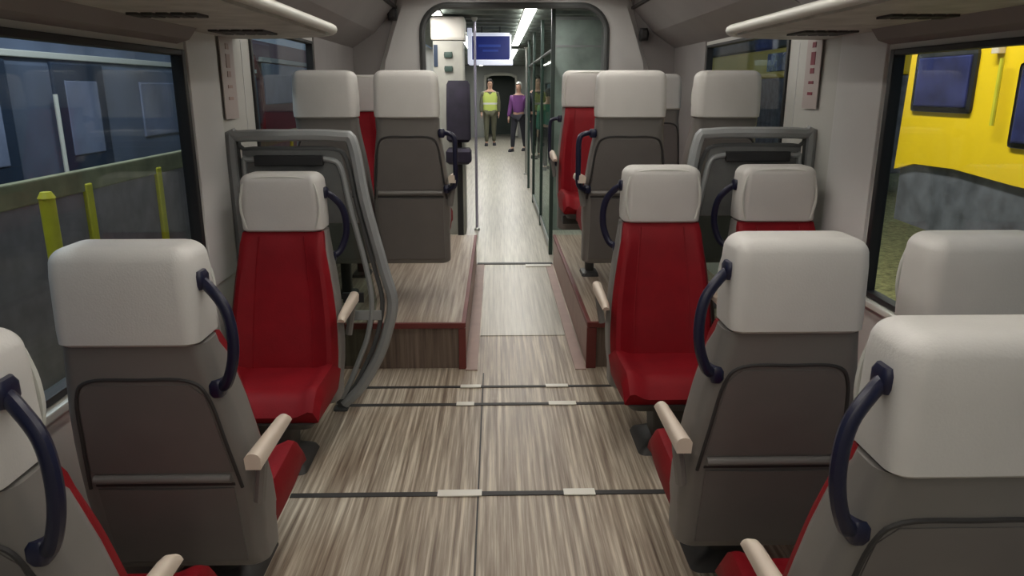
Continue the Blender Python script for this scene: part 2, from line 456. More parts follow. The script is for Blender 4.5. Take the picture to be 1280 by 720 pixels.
# ---------------- lamps of this carriage
def ceiling_light(x, y0, y1, z, w, m, lab, grp=None):
    t = empty('ceiling_light', (x, (y0+y1)/2, z), 0, lab, 'ceiling light', grp)
    L = (y1-y0)/2
    link('diffuser', loft([(-0.02, 0, 0, w/2-0.008, L-0.01, 0.01), (-0.004, 0, 0, w/2, L, 0.012), (0.0, 0, 0, w/2, L, 0.012)]), m, t)
    bm = bmesh.new(); box(bm, -w/2-0.012, -w/2, -L-0.01, L+0.01, -0.016, 0); box(bm, w/2, w/2+0.012, -L-0.01, L+0.01, -0.016, 0)
    box(bm, -w/2, w/2, L, L+0.01, -0.016, 0); box(bm, -w/2, w/2, -L-0.01, -L, -0.016, 0)
    link('frame', bm, M['rim'], t)
    return t
for y0, y1, d in ((-2.0, 0.2, 'behind the first seats'), (0.4, 2.5, 'over the nearest seats'), (2.7, 4.5, 'over the seats by the podium'), (4.7, 6.4, 'over the podium seats')):
    ceiling_light(-0.45, y0, y1, CZ, 0.14, M['lamp'], 'long white ceiling light on the left, ' + d)
    ceiling_light(0.45, y0, y1, CZ, 0.14, M['lamp'], 'long white ceiling light on the right, ' + d)

# ------------------------------------------------------------------ seats
def lerp(a, b, t): return a+(b-a)*t
def table(tab, z):
    if z <= tab[0][0]: return tab[0][1:]
    for p, q in zip(tab, tab[1:]):
        if z <= q[0]:
            t = (z-p[0])/(q[0]-p[0]); return [lerp(a, b, t) for a, b in zip(p[1:], q[1:])]
    return tab[-1][1:]
# z : rear y, half width
REAR0 = [(0.10, 0.175, 0.245), (0.22, 0.155, 0.24), (0.50, 0.105, 0.228), (0.70, 0.062, 0.212), (0.84, 0.035, 0.198), (0.96, 0.015, 0.178), (1.0, 0.012, 0.172)]
def make_seat(name, aside, drop=0.0, tall_handle=False, lab='', wf=0.97):
    """seat facing +Y, headrest rear at y=0, aside: +1/-1 side carrying armrest and handle (aisle side, in local x)"""
    root = empty(name, (0, 0, 0), 0, lab, 'seat')
    REAR = [(z, y, h if z > 0.9 else h*wf) for z, y, h in REAR0]
    parts = []
    def add(o): parts.append(o); SRC.append(o); return o
    zb = 0.200-drop
    FR = [(0.30, 0.315, 0.235), (0.36, 0.305, 0.243), (0.45, 0.285, 0.245), (0.60, 0.245, 0.236), (0.75, 0.215, 0.216), (0.86, 0.190, 0.196), (0.955, 0.165, 0.180)]
    FR = [(z, y, h*wf) for z, y, h in FR]
    # shell: wraps the back and both flanks of the cushion
    secs = []
    for i, z in enumerate([zb, zb+0.012, 0.25, 0.30, 0.36, 0.45, 0.55, 0.65, 0.75, 0.82, 0.88, 0.93, 0.957]):
        ry, hw = table(REAR, z); fy, fh = table(FR, max(z, 0.30))
        front = fy-(0.005 if z < 0.90 else 0.03); hw = max(hw, fh+0.008); sh = 0.014 if i == 0 else 0
        secs.append((z, 0, (ry+front)/2, hw-sh, (front-ry)/2-sh*0.5, 0.042))
    sh = add(link('shell', loft(secs, 6), M['shell'], root, True))
    # folded tray table: inverted U groove, plate, lip
    def surf(z, off): return table(REAR, z)[0]-off
    def trp(z, f): return 0.155+f*(0.86-z)*0.12
    def P(u, v):
        z = lerp(0.555, 0.84, v); hw = trp(z, 1)-(0.03*max(0, (v-0.85)/0.15)**2); return (lerp(-hw, hw, u), surf(z, 0.003), z)
    def Q(u, v):
        z = lerp(0.555, 0.84, v); hw = trp(z, 1)-(0.03*max(0, (v-0.85)/0.15)**2); return (lerp(-hw, hw, u), surf(z, -0.02), z)
    tr = add(link('tray_table', slab(P, Q, 8, 8), M['tray'], root, True))
    g = [(-trp(0.50, 1)-0.009, surf(0.50, 0.001), 0.50), (-trp(0.65, 1)-0.009, surf(0.65, 0.001), 0.65), (-trp(0.80, 1)-0.006, surf(0.80, 0.001), 0.80), (-0.125, surf(0.852, 0.001), 0.852), (0, surf(0.856, 0.001), 0.856)]
    g = g + [(-p[0], p[1], p[2]) for p in reversed(g[:-1])]
    add(link('tray_gap', tube(g, 0.0055, n=6, k=5), M['groove'], root, True))
    bm = tube([(-0.185, surf(0.535, 0.006), 0.535), (0.185, surf(0.535, 0.006), 0.535)], 0.013, n=10, smooth=False, sy=1.0)
    add(link('tray_lip', bm, M['shell'], root, True))
    add(link('pocket_line', B(-0.19, 0.19, surf(0.51, 0.002), surf(0.51, -0.01), 0.507, 0.516), M['groove'], root))
    # magazine pocket below
    def P(u, v):
        z = lerp(zb+0.03, 0.50, v); return (lerp(-0.185, 0.185, u), surf(z, 0.006+0.008*sin(pi*u)*v), z)
    def Q(u, v):
        z = lerp(zb+0.03, 0.50, v); return (lerp(-0.185, 0.185, u), surf(z, -0.02), z)
    add(link('pocket', slab(P, Q, 10, 5), M['tray'], root, True))
    # headrest with rounded shoulders and slightly arched top
    secs = []; zt = 1.212; r = 0.045
    secs.append((0.958, 0, 0.078, 0.165, 0.075, 0.03)); secs.append((0.966, 0, 0.078, 0.176, 0.084, 0.035))
    for z in (1.0, 1.05, 1.10, 1.14): secs.append((z, 0, 0.078+(z-1)*0.0, 0.179-0.004*(z-1.0)/0.14, 0.085, 0.04))
    for i in range(1, 9):
        a = pi/2*i/8; secs.append((zt-r+r*sin(a), 0, 0.078, 0.174-r*(1-cos(a))*1.15, 0.083-0.04*(1-cos(a)), 0.04*max(0.35, cos(a))+0.002))
    hd = add(link('headrest', loft(secs, 6), M['head'], root, True))
    bm = tube([(-0.150, 0.160, 0.975), (-0.168, 0.158, 1.05), (-0.162, 0.155, 1.13), (-0.13, 0.150, 1.185), (0, 0.149, 1.198), (0.13, 0.150, 1.185), (0.162, 0.155, 1.13), (0.168, 0.158, 1.05), (0.150, 0.160, 0.975)], 0.006, n=6, k=5)
    add(link('piping', bm, M['rim'], hd, True))
    # back cushion (red) with side bolsters
    def P(u, v):
        z = lerp(0.30, 0.956, v); fy, hw = table(FR, z); x = (2*u-1)
        e = abs(x)
        bol = 0.034*max(0, (e-0.55)/0.3)**1.0 if e < 0.85 else 0.034*(1-((e-0.85)/0.15)**2*1.6)
        top = -0.02*max(0, (v-0.93)/0.07)**2; bol *= (1-v**4)
        return (x*hw, fy+bol+top, z)
    def Q(u, v):
        z = lerp(0.30, 0.956, v); fy, hw = table(FR, z); ry, _ = table(REAR, z); x = 2*u-1
        return (x*hw, ry+0.09, z)
    bc = add(link('back_cushion', slab(P, Q, 24, 14), M['red'], root, True))
    for s in (-1, 1):
        pts = [(s*0.55*table(FR, z)[1], table(FR, z)[0]+0.001, z) for z in (0.36, 0.5, 0.65, 0.8, 0.94)]
        add(link('seam', tube(pts, 0.0035, n=5, k=3), M['red'], bc, True))
    # seat cushion
    def P(u, v):
        x = 2*u-1; e = abs(x); y = lerp(0.24, 0.66, v); hw = (0.250-0.012*(v**3))*wf
        bol = 0.028*max(0, (e-0.6)/0.25) if e < 0.85 else 0.028*(1-((e-0.85)/0.15)**2*1.7)
        fr = -0.075*max(0, (v-0.78)/0.22)**2
        return (x*hw, y, 0.375+bol+fr)
    def Q(u, v):
        x = 2*u-1; y = lerp(0.24, 0.64, v); hw = (0.238-0.012*(v**3))*wf; return (x*hw, y, 0.268)
    add(link('seat_cushion', slab(P, Q, 22, 12), M['red'], root, True))
    add(link('seat_pan', loft([(0.235, 0, 0.43, 0.20*wf, 0.20, 0.04), (0.266, 0, 0.44, 0.225*wf, 0.215, 0.04), (0.270, 0, 0.44, 0.225*wf, 0.215, 0.04)]), M['ped'], root, True))
    # pedestal
    if not tall_handle:
        add(link('pedestal', loft([(0.0, 0, 0.44, 0.14, 0.14, 0.03), (0.02, 0, 0.44, 0.13, 0.13, 0.03), (0.05, 0, 0.44, 0.07, 0.09, 0.03), (0.238, 0, 0.44, 0.08, 0.10, 0.03)]), M['ped'], root, True))
    # armrest on the aisle side (and a plain one on the other)
    for s in (aside, -aside):
        xx = s*(0.272 if not tall_handle else 0.245)
        w = 0.022
        def P(u, v, xx=xx):
            y = lerp(0.02, 0.34, v); ww = w*(1-0.25*v); z = 0.645-0.018*v; rr = sin(pi*u)**0.5 if 0 < u < 1 else 0
            return (xx+lerp(-ww, ww, u), y, z-0.012+0.014*rr - (0.02*max(0, (v-0.85)/0.15)**2))
        def Q(u, v, xx=xx):
            y = lerp(0.02, 0.33, v); ww = w*(1-0.25*v)*0.9; z = 0.645-0.018*v
            return (xx+lerp(-ww, ww, u), y, z-0.045+0.01*v)
        if s == aside:
            ar = add(link('armrest', slab(P, Q, 8, 12), M['cream'], root, True))
            add(link('bracket', tube([(xx-s*0.02, 0.10, 0.46), (xx, 0.09, 0.58), (xx, 0.10, 0.615)], 0.016, n=8), M['shell'], ar, True))
    # grab handle: curved navy loop on the aisle side
    a = aside
    if tall_handle:
        pts = [(a*0.19, 0.05, 0.875), (a*0.235, 0.035, 0.872), (a*0.262, 0.03, 0.84), (a*0.264, 0.03, 0.72), (a*0.262, 0.035, 0.60), (a*0.238, 0.05, 0.565), (a*0.21, 0.08, 0.56)]
        bm = tube(pts, 0.014, n=10, k=5)
    else:
        pts = [(a*0.172, 0.060, 1.120), (a*0.202, 0.045, 1.100), (a*0.240, 0.030, 1.05), (a*0.254, 0.022, 0.98), (a*0.248, 0.022, 0.91), (a*0.222, 0.035, 0.845), (a*0.190, 0.060, 0.825)]
        bm = tube(pts, 0.0135, n=10, k=5, sx=1.0, sy=1.15)
    gh = add(link('grab_handle', bm, M['navy'], root, True)); gh['label'] = 'dark navy curved grab handle'
    e0, e1 = Vector(pts[0]), Vector(pts[-1])
    for e in (e0, e1):
        add(link('mount', loft([(e.z-0.024, e.x, e.y, 0.014, 0.020, 0.01), (e.z-0.012, e.x, e.y, 0.019, 0.026, 0.012), (e.z+0.012, e.x, e.y, 0.019, 0.026, 0.012), (e.z+0.024, e.x, e.y, 0.014, 0.020, 0.01)]), M['navy'], gh, True))
    return root

G1 = 'train seats'
seat_pos = make_seat('train_seat', +1, lab='x')     # aisle on its +x side when facing +y
seat_neg = make_seat('train_seat', -1, lab='x')
pod_pos = make_seat('train_seat', +1, drop=0.100, tall_handle=True, lab='x', wf=0.87)
pod_neg = make_seat('train_seat', -1, drop=0.100, tall_handle=True, lab='x', wf=0.87)
SL = 0.44      # lift of podium seats; 0.275 podium + 0.165 plinth
used = set()
def place(src, x, y, face, z, lab, grp, sx=1.0, sz=1.0, plain=False):
    if id(src) in used: o = dup(src)
    else: o = src; used.add(id(src))
    o.location = (x, y, z); o.rotation_euler = (0, 0, 0 if face > 0 else pi)
    o['label'] = lab; o['group'] = grp
    o.scale = (sx, 1, sz)
    if plain:
        for ch in [c for c in COL.objects if c.parent == o and c.name.split('.')[0] in ('grab_handle', 'armrest')]:
            for g in [c for c in COL.objects if c.parent == ch]: bpy.data.objects.remove(g)
            bpy.data.objects.remove(ch)
    return o
GA, GB, GC = 'seats facing away from the camera', 'red seats facing the camera', 'raised seats on the podiums'
place(seat_pos, -1.125, 1.05, 1, 0, 'grey-backed seat cut off by the left frame edge, its long navy handle showing', GA, 1, 0.967)
place(seat_pos, -1.075, 1.735, 1, 0, 'grey-backed seat standing under the left window, in front of a red seat', GA, 1, 0.976)
place(seat_neg, 0.665, 1.08, 1, 0, 'closest grey-backed aisle seat, large pale headrest cut off at lower right', GA, 1, 0.967)
place(seat_neg, 0.622, 1.80, 1, 0, 'grey-backed aisle seat right of the wide floor, behind the closest one', GA, 1, 0.978)
place(seat_neg, 1.122, 1.80, 1, 0, 'grey seat by the yellow vehicle window, only its headrest showing', GA, 1, 0.978, True)
# facing seats: rotated by pi, so the aisle side flips
place(seat_neg, -1.10, 3.35, -1, 0, 'red seat alone on the left before the grey draught screen', GB, 1, 0.99)
place(seat_pos, 0.600, 3.49, -1, 0, 'red aisle seat facing the camera on the right of the floor', GB)
place(seat_pos, 1.138, 3.50, -1, 0, 'window seat facing the camera, headrest framed by the right draught screen', GB)
place(pod_pos, -0.655, 4.15, 1, SL, 'tall grey-backed seat on the left podium next to the aisle', GC, 1.0)
place(pod_pos, -1.10, 4.15, 1, SL, 'grey-backed window seat on the left podium behind the draught screen', GC, 0.97, 1, True)
place(pod_neg, 0.585, 4.13, 1, SL, 'grey-backed aisle seat on the right podium with a black handle', GC, 1.08)
place(pod_neg, 1.12, 4.13, 1, SL, 'grey-backed window seat on the right podium below the small window', GC, 1, 1, True)
place(pod_pos, 0.485, 5.55, -1, SL+0.03, 'slim-looking red seat facing the camera beside the far aisle on the right podium', GC, 0.95)
place(pod_neg, 1.04, 5.60, 1, SL+0.01, 'pale headrest seat glimpsed between the two grey seats of the right podium', GC, 1, 1, True)

place(pod_neg, -1.15, 5.60, -1, SL, 'red seat on the left podium glimpsed between the two grey seats', GC, 1, 1, True)

# beams that carry the podium seats from the wall
def beam(x0, x1, xl, y, z, lab):
    t = empty('seat_beam', ((x0+x1)/2, y, 0), 0, lab, 'seat beam')
    c = (x0+x1)/2
    link('beam', B(x0-c, x1-c, -0.05, 0.05, z-0.06, z, 0.008), M['ped'], t)
    link('leg', loft([(PH, xl-c, 0, 0.06, 0.10, 0.02), (PH+0.02, xl-c, 0, 0.055, 0.09, 0.02), (PH+0.03, xl-c, 0, 0.03, 0.04, 0.02), (z-0.06, xl-c, 0, 0.03, 0.04, 0.02)]), M['ped'], t, True)
beam(-1.384, -0.50, -1.12, 4.58, SL+0.232, 'dark beam carrying the pair of grey seats on the left podium')
beam(0.46, 1.384, 1.14, 4.58, SL+0.232, 'dark beam carrying the pair of grey seats on the right podium')
beam(-1.384, -0.95, -1.12, 5.12, SL+0.205, 'dark beam carrying the red seat on the left podium')
beam(0.30, 0.70, 0.5, 5.12, SL+0.262, 'dark beam carrying the slim red seat on the right podium')

beam(0.80, 1.384, 1.14, 6.03, SL+0.242, 'dark beam under the rearmost seat of the right podium')

# ------------------------------------------------------------------ draught screens
def draught_screen(s, y, lab):
    """s=-1 left, +1 right; local x measured outward from car centre"""
    root = empty('draught_screen', (s*1.10, y, 0.0), 0, lab, 'partition')
    def X(x): return s*(x-1.10)     # x = distance from centre line
    outer = [(1.355, 0.22), (1.36, 0.8), (1.365, 1.32), (1.33, 1.345), (1.1, 1.35), (0.87, 1.345), (0.815, 1.31), (0.775, 1.05), (0.70, 0.72), (0.665, 0.56), (0.70, 0.40), (0.75, 0.27), (0.84, 0.12), (0.93, 0.03)]
    pts = [(X(p[0]), 0, p[1]) for p in outer]
    link('frame', tube(pts, 0.027, n=8, k=4), M['tube'], root, True)
    inner = [(1.31, 0.22), (1.315, 0.8), (1.315, 1.21), (1.29, 1.24), (1.1, 1.245), (0.93, 1.24), (0.875, 1.20), (0.845, 1.03), (0.785, 0.74), (0.765, 0.56), (0.79, 0.40), (0.83, 0.29), (0.90, 0.13), (0.96, 0.03)]
    link('inner_frame', tube([(X(p[0]), -0.005, p[1]) for p in inner], 0.013, n=8, k=4), M['tube'], root, True)
    mid = [(1.335, 0.22), (1.34, 1.25), (1.31, 1.285), (1.1, 1.29), (0.90, 1.285), (0.845, 1.23), (0.81, 1.03), (0.745, 0.73), (0.715, 0.56), (0.745, 0.40), (0.79, 0.28), (0.87, 0.13), (0.945, 0.03)]
    link('gasket', tube([(X(p[0]), 0.004, p[1]) for p in mid], 0.011, n=6, k=4), M['tube_dk'], root, True)
    # upper solid panel
    top = [(1.31, 0.95), (1.32, 1.29), (0.88, 1.29), (0.83, 1.05), (0.81, 0.95)]
    link('upper_panel', prism([(X(p[0]), p[1]) for p in top], 'y', -0.003, 0.009), M['screen_pan'], root)
    low = [(1.31, 0.23), (1.31, 0.945), (0.805, 0.945), (0.765, 0.74), (0.74, 0.56), (0.77, 0.42), (0.82, 0.29), (0.87, 0.23)]
    link('glass_panel', prism([(X(p[0]), p[1]) for p in low], 'y', 0.0, 0.006), M['glass_g'], root)
    link('cross_bar', B(*sorted((X(1.30), X(0.72))), -0.014, -0.004, 0.47, 0.52, 0.004), M['tube'], root)
    link('vent_slot', B(*sorted((X(0.90), X(0.80))), -0.018, -0.004, 0.56, 0.61, 0.004), M['black'], root)
    bm = bmesh.new(); box(bm, *sorted((X(1.26), X(0.95))), -0.034, -0.006, 1.215, 1.262, 0.004)
    link('dark_slot', bm, M['black'], root)
    link('foot', B(*sorted((X(1.37), X(1.33))), -0.03, 0.03, 0.0, 0.24, 0.005), M['tube_dk'], root)
    link('foot', loft([(0.0, X(0.945), 0, 0.035, 0.03, 0.01), (0.012, X(0.945), 0, 0.035, 0.03, 0.01), (0.02, X(0.945), 0, 0.02, 0.018, 0.01), (0.06, X(0.945), 0, 0.02, 0.018, 0.01)]), M['tube_dk'], root, True)
    return root
draught_screen(-1, 3.43, 'grey curved draught screen behind the single red seat on the left')
draught_screen(1, 3.60, 'grey curved draught screen behind the pair of red seats on the right')

# pale coat-hook rods near the right podium seats
# vertical sign stickers on the window pillars (illegible faded red print)
def pillar_sign(s, y, z0, z1, strong, lab):
    t = empty('notice_sticker', (s*(W-0.013), y, (z0+z1)/2), 0, lab, 'sign')
    h = (z1-z0)/2
    link('backing', B(-0.002, 0.002, -0.085, 0.085, -h, h, 0.0008), M['signpale'], t)
    x0, x1 = sorted((-s*0.0025, -s*0.0045)); mm = M['signred'] if strong else M['pink']
    for q, (a, b, w) in enumerate(((0.030, 0.055, 0.020), (0.075, 0.135, 0.024), (0.150, 0.175, 0.022), (0.210, 0.224, 0.028), (0.262, 0.276, 0.028))):
        link('print_mark', B(x0, x1, -w, w, h-b, h-a), mm, t)
pillar_sign(1, 3.68, 1.46, 1.80, True, 'pale sticker with small dark red vertical marks on the right wall pillar')
pillar_sign(-1, 3.50, 1.42, 1.78, False, 'pale sticker with faint pinkish vertical marks on the left wall pillar')

# ------------------------------------------------------------------ next carriage beyond the portal
YN = YE+0.08
def far_wall(name, s):
    bm = bmesh.new(); x0, x1 = sorted((s*W, s*(W+0.06))); ys = YN
    for a in (9.6, 12.6, 15.6, 18.6, 21.6):
        box(bm, x0, x1, ys, a, 0, CZ); box(bm, x0, x1, a, a+2.2, 0, 0.95); box(bm, x0, x1, a, a+2.2, 1.75, CZ); ys = a+2.2
    box(bm, x0, x1, ys, 27, 0, CZ)
    w = struct(name, bm, M['coachwall'])
    for a in (9.6, 12.6, 15.6, 18.6, 21.6):
        f = bmesh.new(); xa, xb = sorted((s*(W-0.01), s*(W+0.05)))
        box(f, xa, xb, a, a+0.04, 0.95, 1.75); box(f, xa, xb, a+2.16, a+2.2, 0.95, 1.75); box(f, xa, xb, a+0.04, a+2.16, 0.95, 0.99); box(f, xa, xb, a+0.04, a+2.16, 1.71, 1.75)
        wf_ = struct('window_frame', f, M['black'], w)
        struct('glass', B(*sorted((s*(W+0.02), s*(W+0.026))), a+0.035, a+2.165, 0.985, 1.715), M['glass'], wf_)
far_wall('wall_left_far', -1); far_wall('wall_right_far', 1)
bm = bmesh.new(); box(bm, -W, W, YN, 27, CZ+0.02, CZ+0.06)
for k in range(40): box(bm, -0.9, 0.9, 6.9+k*0.5, 6.95+k*0.5, CZ-0.01, CZ+0.02)
struct('ceiling_far', bm, M['ceil_dk'])
bm = bmesh.new()
for y in (12.2,):
    pass
w2, _ = portal_wall('wall_end', 25.2, 0.1, 0.52, 2.02, 0.2, M['coachwall'])
pts = [(-0.52, 25.15, 0.05), (-0.52, 25.15, 1.80), (-0.44, 25.15, 1.97), (-0.30, 25.15, 2.03), (0, 25.15, 2.04), (0.30, 25.15, 2.03), (0.44, 25.15, 1.97), (0.52, 25.15, 1.80), (0.52, 25.15, 0.05)]
struct('trim_22', tube(pts, 0.05, n=8, k=3), M['rim'], None, True)
struct('wall_end_dark', B(-W, W, 27, 27.05, 0, CZ), M['green_post'])
# lights of the far carriage
ceiling_light(0.17, 6.95, 13.2, CZ-0.01, 0.11, M['lamp_far'], 'bright white ceiling light strip running past the blue display')
ceiling_light(0.20, 14.5, 23.5, CZ-0.01, 0.10, M['lamp_far'], 'white ceiling light strip at the far end of the next carriage')
ceiling_light(-0.62, 10.4, 24.0, CZ-0.01, 0.10, M['lamp_far'], 'thin ceiling light strip left of the blue display')
ceiling_light(-0.85, 7.0, 7.9, CZ-0.01, 0.30, M['lamp_far'], 'square white ceiling light in the vestibule above the cabinet')

# blue display hanging under the ceiling
t = empty('display_screen', (-0.22, 9.5, 2.055), 0, 'dark blue lit display in a pale frame hanging over the far aisle', 'display')
bm = bmesh.new()
box(bm, -0.285, -0.23, -0.03, 0.03, -0.20, 0.22, 0.006); box(bm, 0.23, 0.25, -0.03, 0.03, -0.14, 0.14, 0.004)
box(bm, -0.23, 0.23, -0.03, 0.03, 0.125, 0.165, 0.006)
link('frame', bm, M['bar'], t)
link('lower_bar', B(-0.27, 0.27, -0.032, 0.03, -0.215, -0.150, 0.01), M['bar'], t)
link('screen', B(-0.23, 0.23, -0.02, 0.025, -0.150, 0.125), M['blue_scr'], t)
bm = bmesh.new()
box(bm, -0.15, 0.12, -0.024, -0.020, 0.0, 0.028); box(bm, -0.10, 0.09, -0.024, -0.020, -0.055, -0.032)
link('text_line', bm, M['blue_txt'], t)
bm = bmesh.new(); box(bm, -0.12, -0.10, -0.01, 0.01, 0.16, 0.235); box(bm, 0.10, 0.12, -0.01, 0.01, 0.16, 0.235)
link('hanger', bm, M['tube_dk'], t)

# vestibule cabinet, left
t = empty('vestibule_cabinet', (-0.655, 8.05, 0), 0, 'beige vestibule cabinet with cream top behind the left aisle seat', 'cabinet')
link('body', B(-0.16, 0.155, 0.0, 0.4, 0.0, 2.04, 0.01), M['cab'], t)
link('top_box', B(-0.18, 0.175, -0.02, 0.42, 2.042, 2.28, 0.03), M['cab_top'], t)
for z in (1.76, 1.90):
    link('button', loft([(-0.028, -0.0, -0.012, 0.04, 0.012, 0.01), (0.0, 0, -0.014, 0.045, 0.014, 0.01), (0.028, 0, -0.012, 0.04, 0.012, 0.01)]), M['green_post'], t, True)
    COL.objects[-1].location = (0.0, 0, z)
link('blue_panel', B(-0.152, -0.11, -0.008, 0.001, 1.78, 2.0, 0.002), M['blue_dk'], t)
# perch pad in dark purple
t = empty('perch_seat', (-0.55, 7.84, 0), 0, 'dark purple padded perch seat on the vestibule cabinet beside the aisle', 'perch seat')
link('back_pad', loft([(1.02, 0, 0, 0.10, 0.06, 0.03), (1.05, 0, 0, 0.125, 0.09, 0.04), (1.3, 0, 0.02, 0.125, 0.08, 0.04), (1.60, 0, 0.04, 0.12, 0.06, 0.04), (1.64, 0, 0.04, 0.10, 0.045, 0.03)]), M['purple_dk'], t, True)
link('seat_pad', loft([(0.80, 0, -0.04, 0.10, 0.10, 0.03), (0.83, 0, -0.05, 0.13, 0.14, 0.04), (0.93, 0, -0.05, 0.13, 0.14, 0.04), (0.96, 0, -0.04, 0.11, 0.12, 0.03)]), M['purple_dk'], t, True)
link('support', B(-0.03, 0.03, 0.04, 0.13, 0.0, 1.2, 0.008), M['black'], t)
# lilac grab pole
def pole(x, y, m, r, lab, z1=CZ-0.01):
    t = empty('grab_pole', (x, y, 0), 0, lab, 'grab pole')
    link('rod', tube([(0, 0, 0.02), (0, 0, z1-0.03)], r, n=10, smooth=False), m, t, True)
    link('base', loft([(0, 0, 0, r*2.2, r*2.2, r*2), (0.02, 0, 0, r*2, r*2, r*1.9), (0.03, 0, 0, r*1.2, r*1.2, r)]), M['steel'], t, True)
    link('ceiling_cup', loft([(z1-0.04, 0, 0, r*1.2, r*1.2, r), (z1-0.02, 0, 0, r*2, r*2, r*1.9), (z1, 0, 0, r*2.2, r*2.2, r*2)]), M['steel'], t, True)
pole(-0.385, 8.3, M['lilac'], 0.015, 'shiny lilac grab pole left of the far aisle')
pole(0.40, 14.0, M['steel'], 0.022, 'thin steel grab pole right of the far aisle')
pole(1.15, 17.5, M['steel'], 0.022, 'steel grab pole farther down behind the glass screen')

# glass vestibule screens on the right
t = empty('glass_screen', (0.36, 7.0, 0), 0, 'greenish glass screen with dark green posts along the right of the far aisle', 'partition')
for y in (0.0, 1.6, 3.4, 5.0):
    link('post', B(-0.018, 0.018, y-0.02, y+0.02, 0, CZ-0.01, 0.004), M['green_post'], t)
for y0, y1 in ((0.02, 1.58), (1.62, 3.38)):
    link('glass_pane', B(-0.004, 0.004, y0, y1, 0.12, 1.9), M['glass_g'], t)
link('rail', tube([(0, 0.0, 1.90), (0, 5.0, 1.90)], 0.014, n=8, smooth=False), M['tube_dk'], t, True)
link('kick_rail', B(-0.012, 0.012, 0.02, 3.38, 0.05, 0.12, 0.003), M['tube'], t)
t = empty('glass_screen', (0.60, 7.75, 0), 0, 'pale frosted glass panel across the vestibule behind the red podium seat', 'partition')
m_fro = mat('frosted_glass', (0.30, 0.36, 0.33), 0.25, var=0.25, vscale=4)
link('frosted_pane', B(-0.17, 0.30, -0.006, 0.006, 0.10, 2.22, 0.002), m_fro, t)
bm = bmesh.new(); box(bm, -0.20, -0.17, -0.015, 0.015, 0, 2.28); box(bm, 0.30, 0.33, -0.015, 0.015, 0, 2.28); box(bm, -0.17, 0.30, -0.012, 0.012, 2.22, 2.25); box(bm, -0.17, 0.30, -0.012, 0.012, 1.96, 1.98)
link('frame', bm, M['tube'], t)

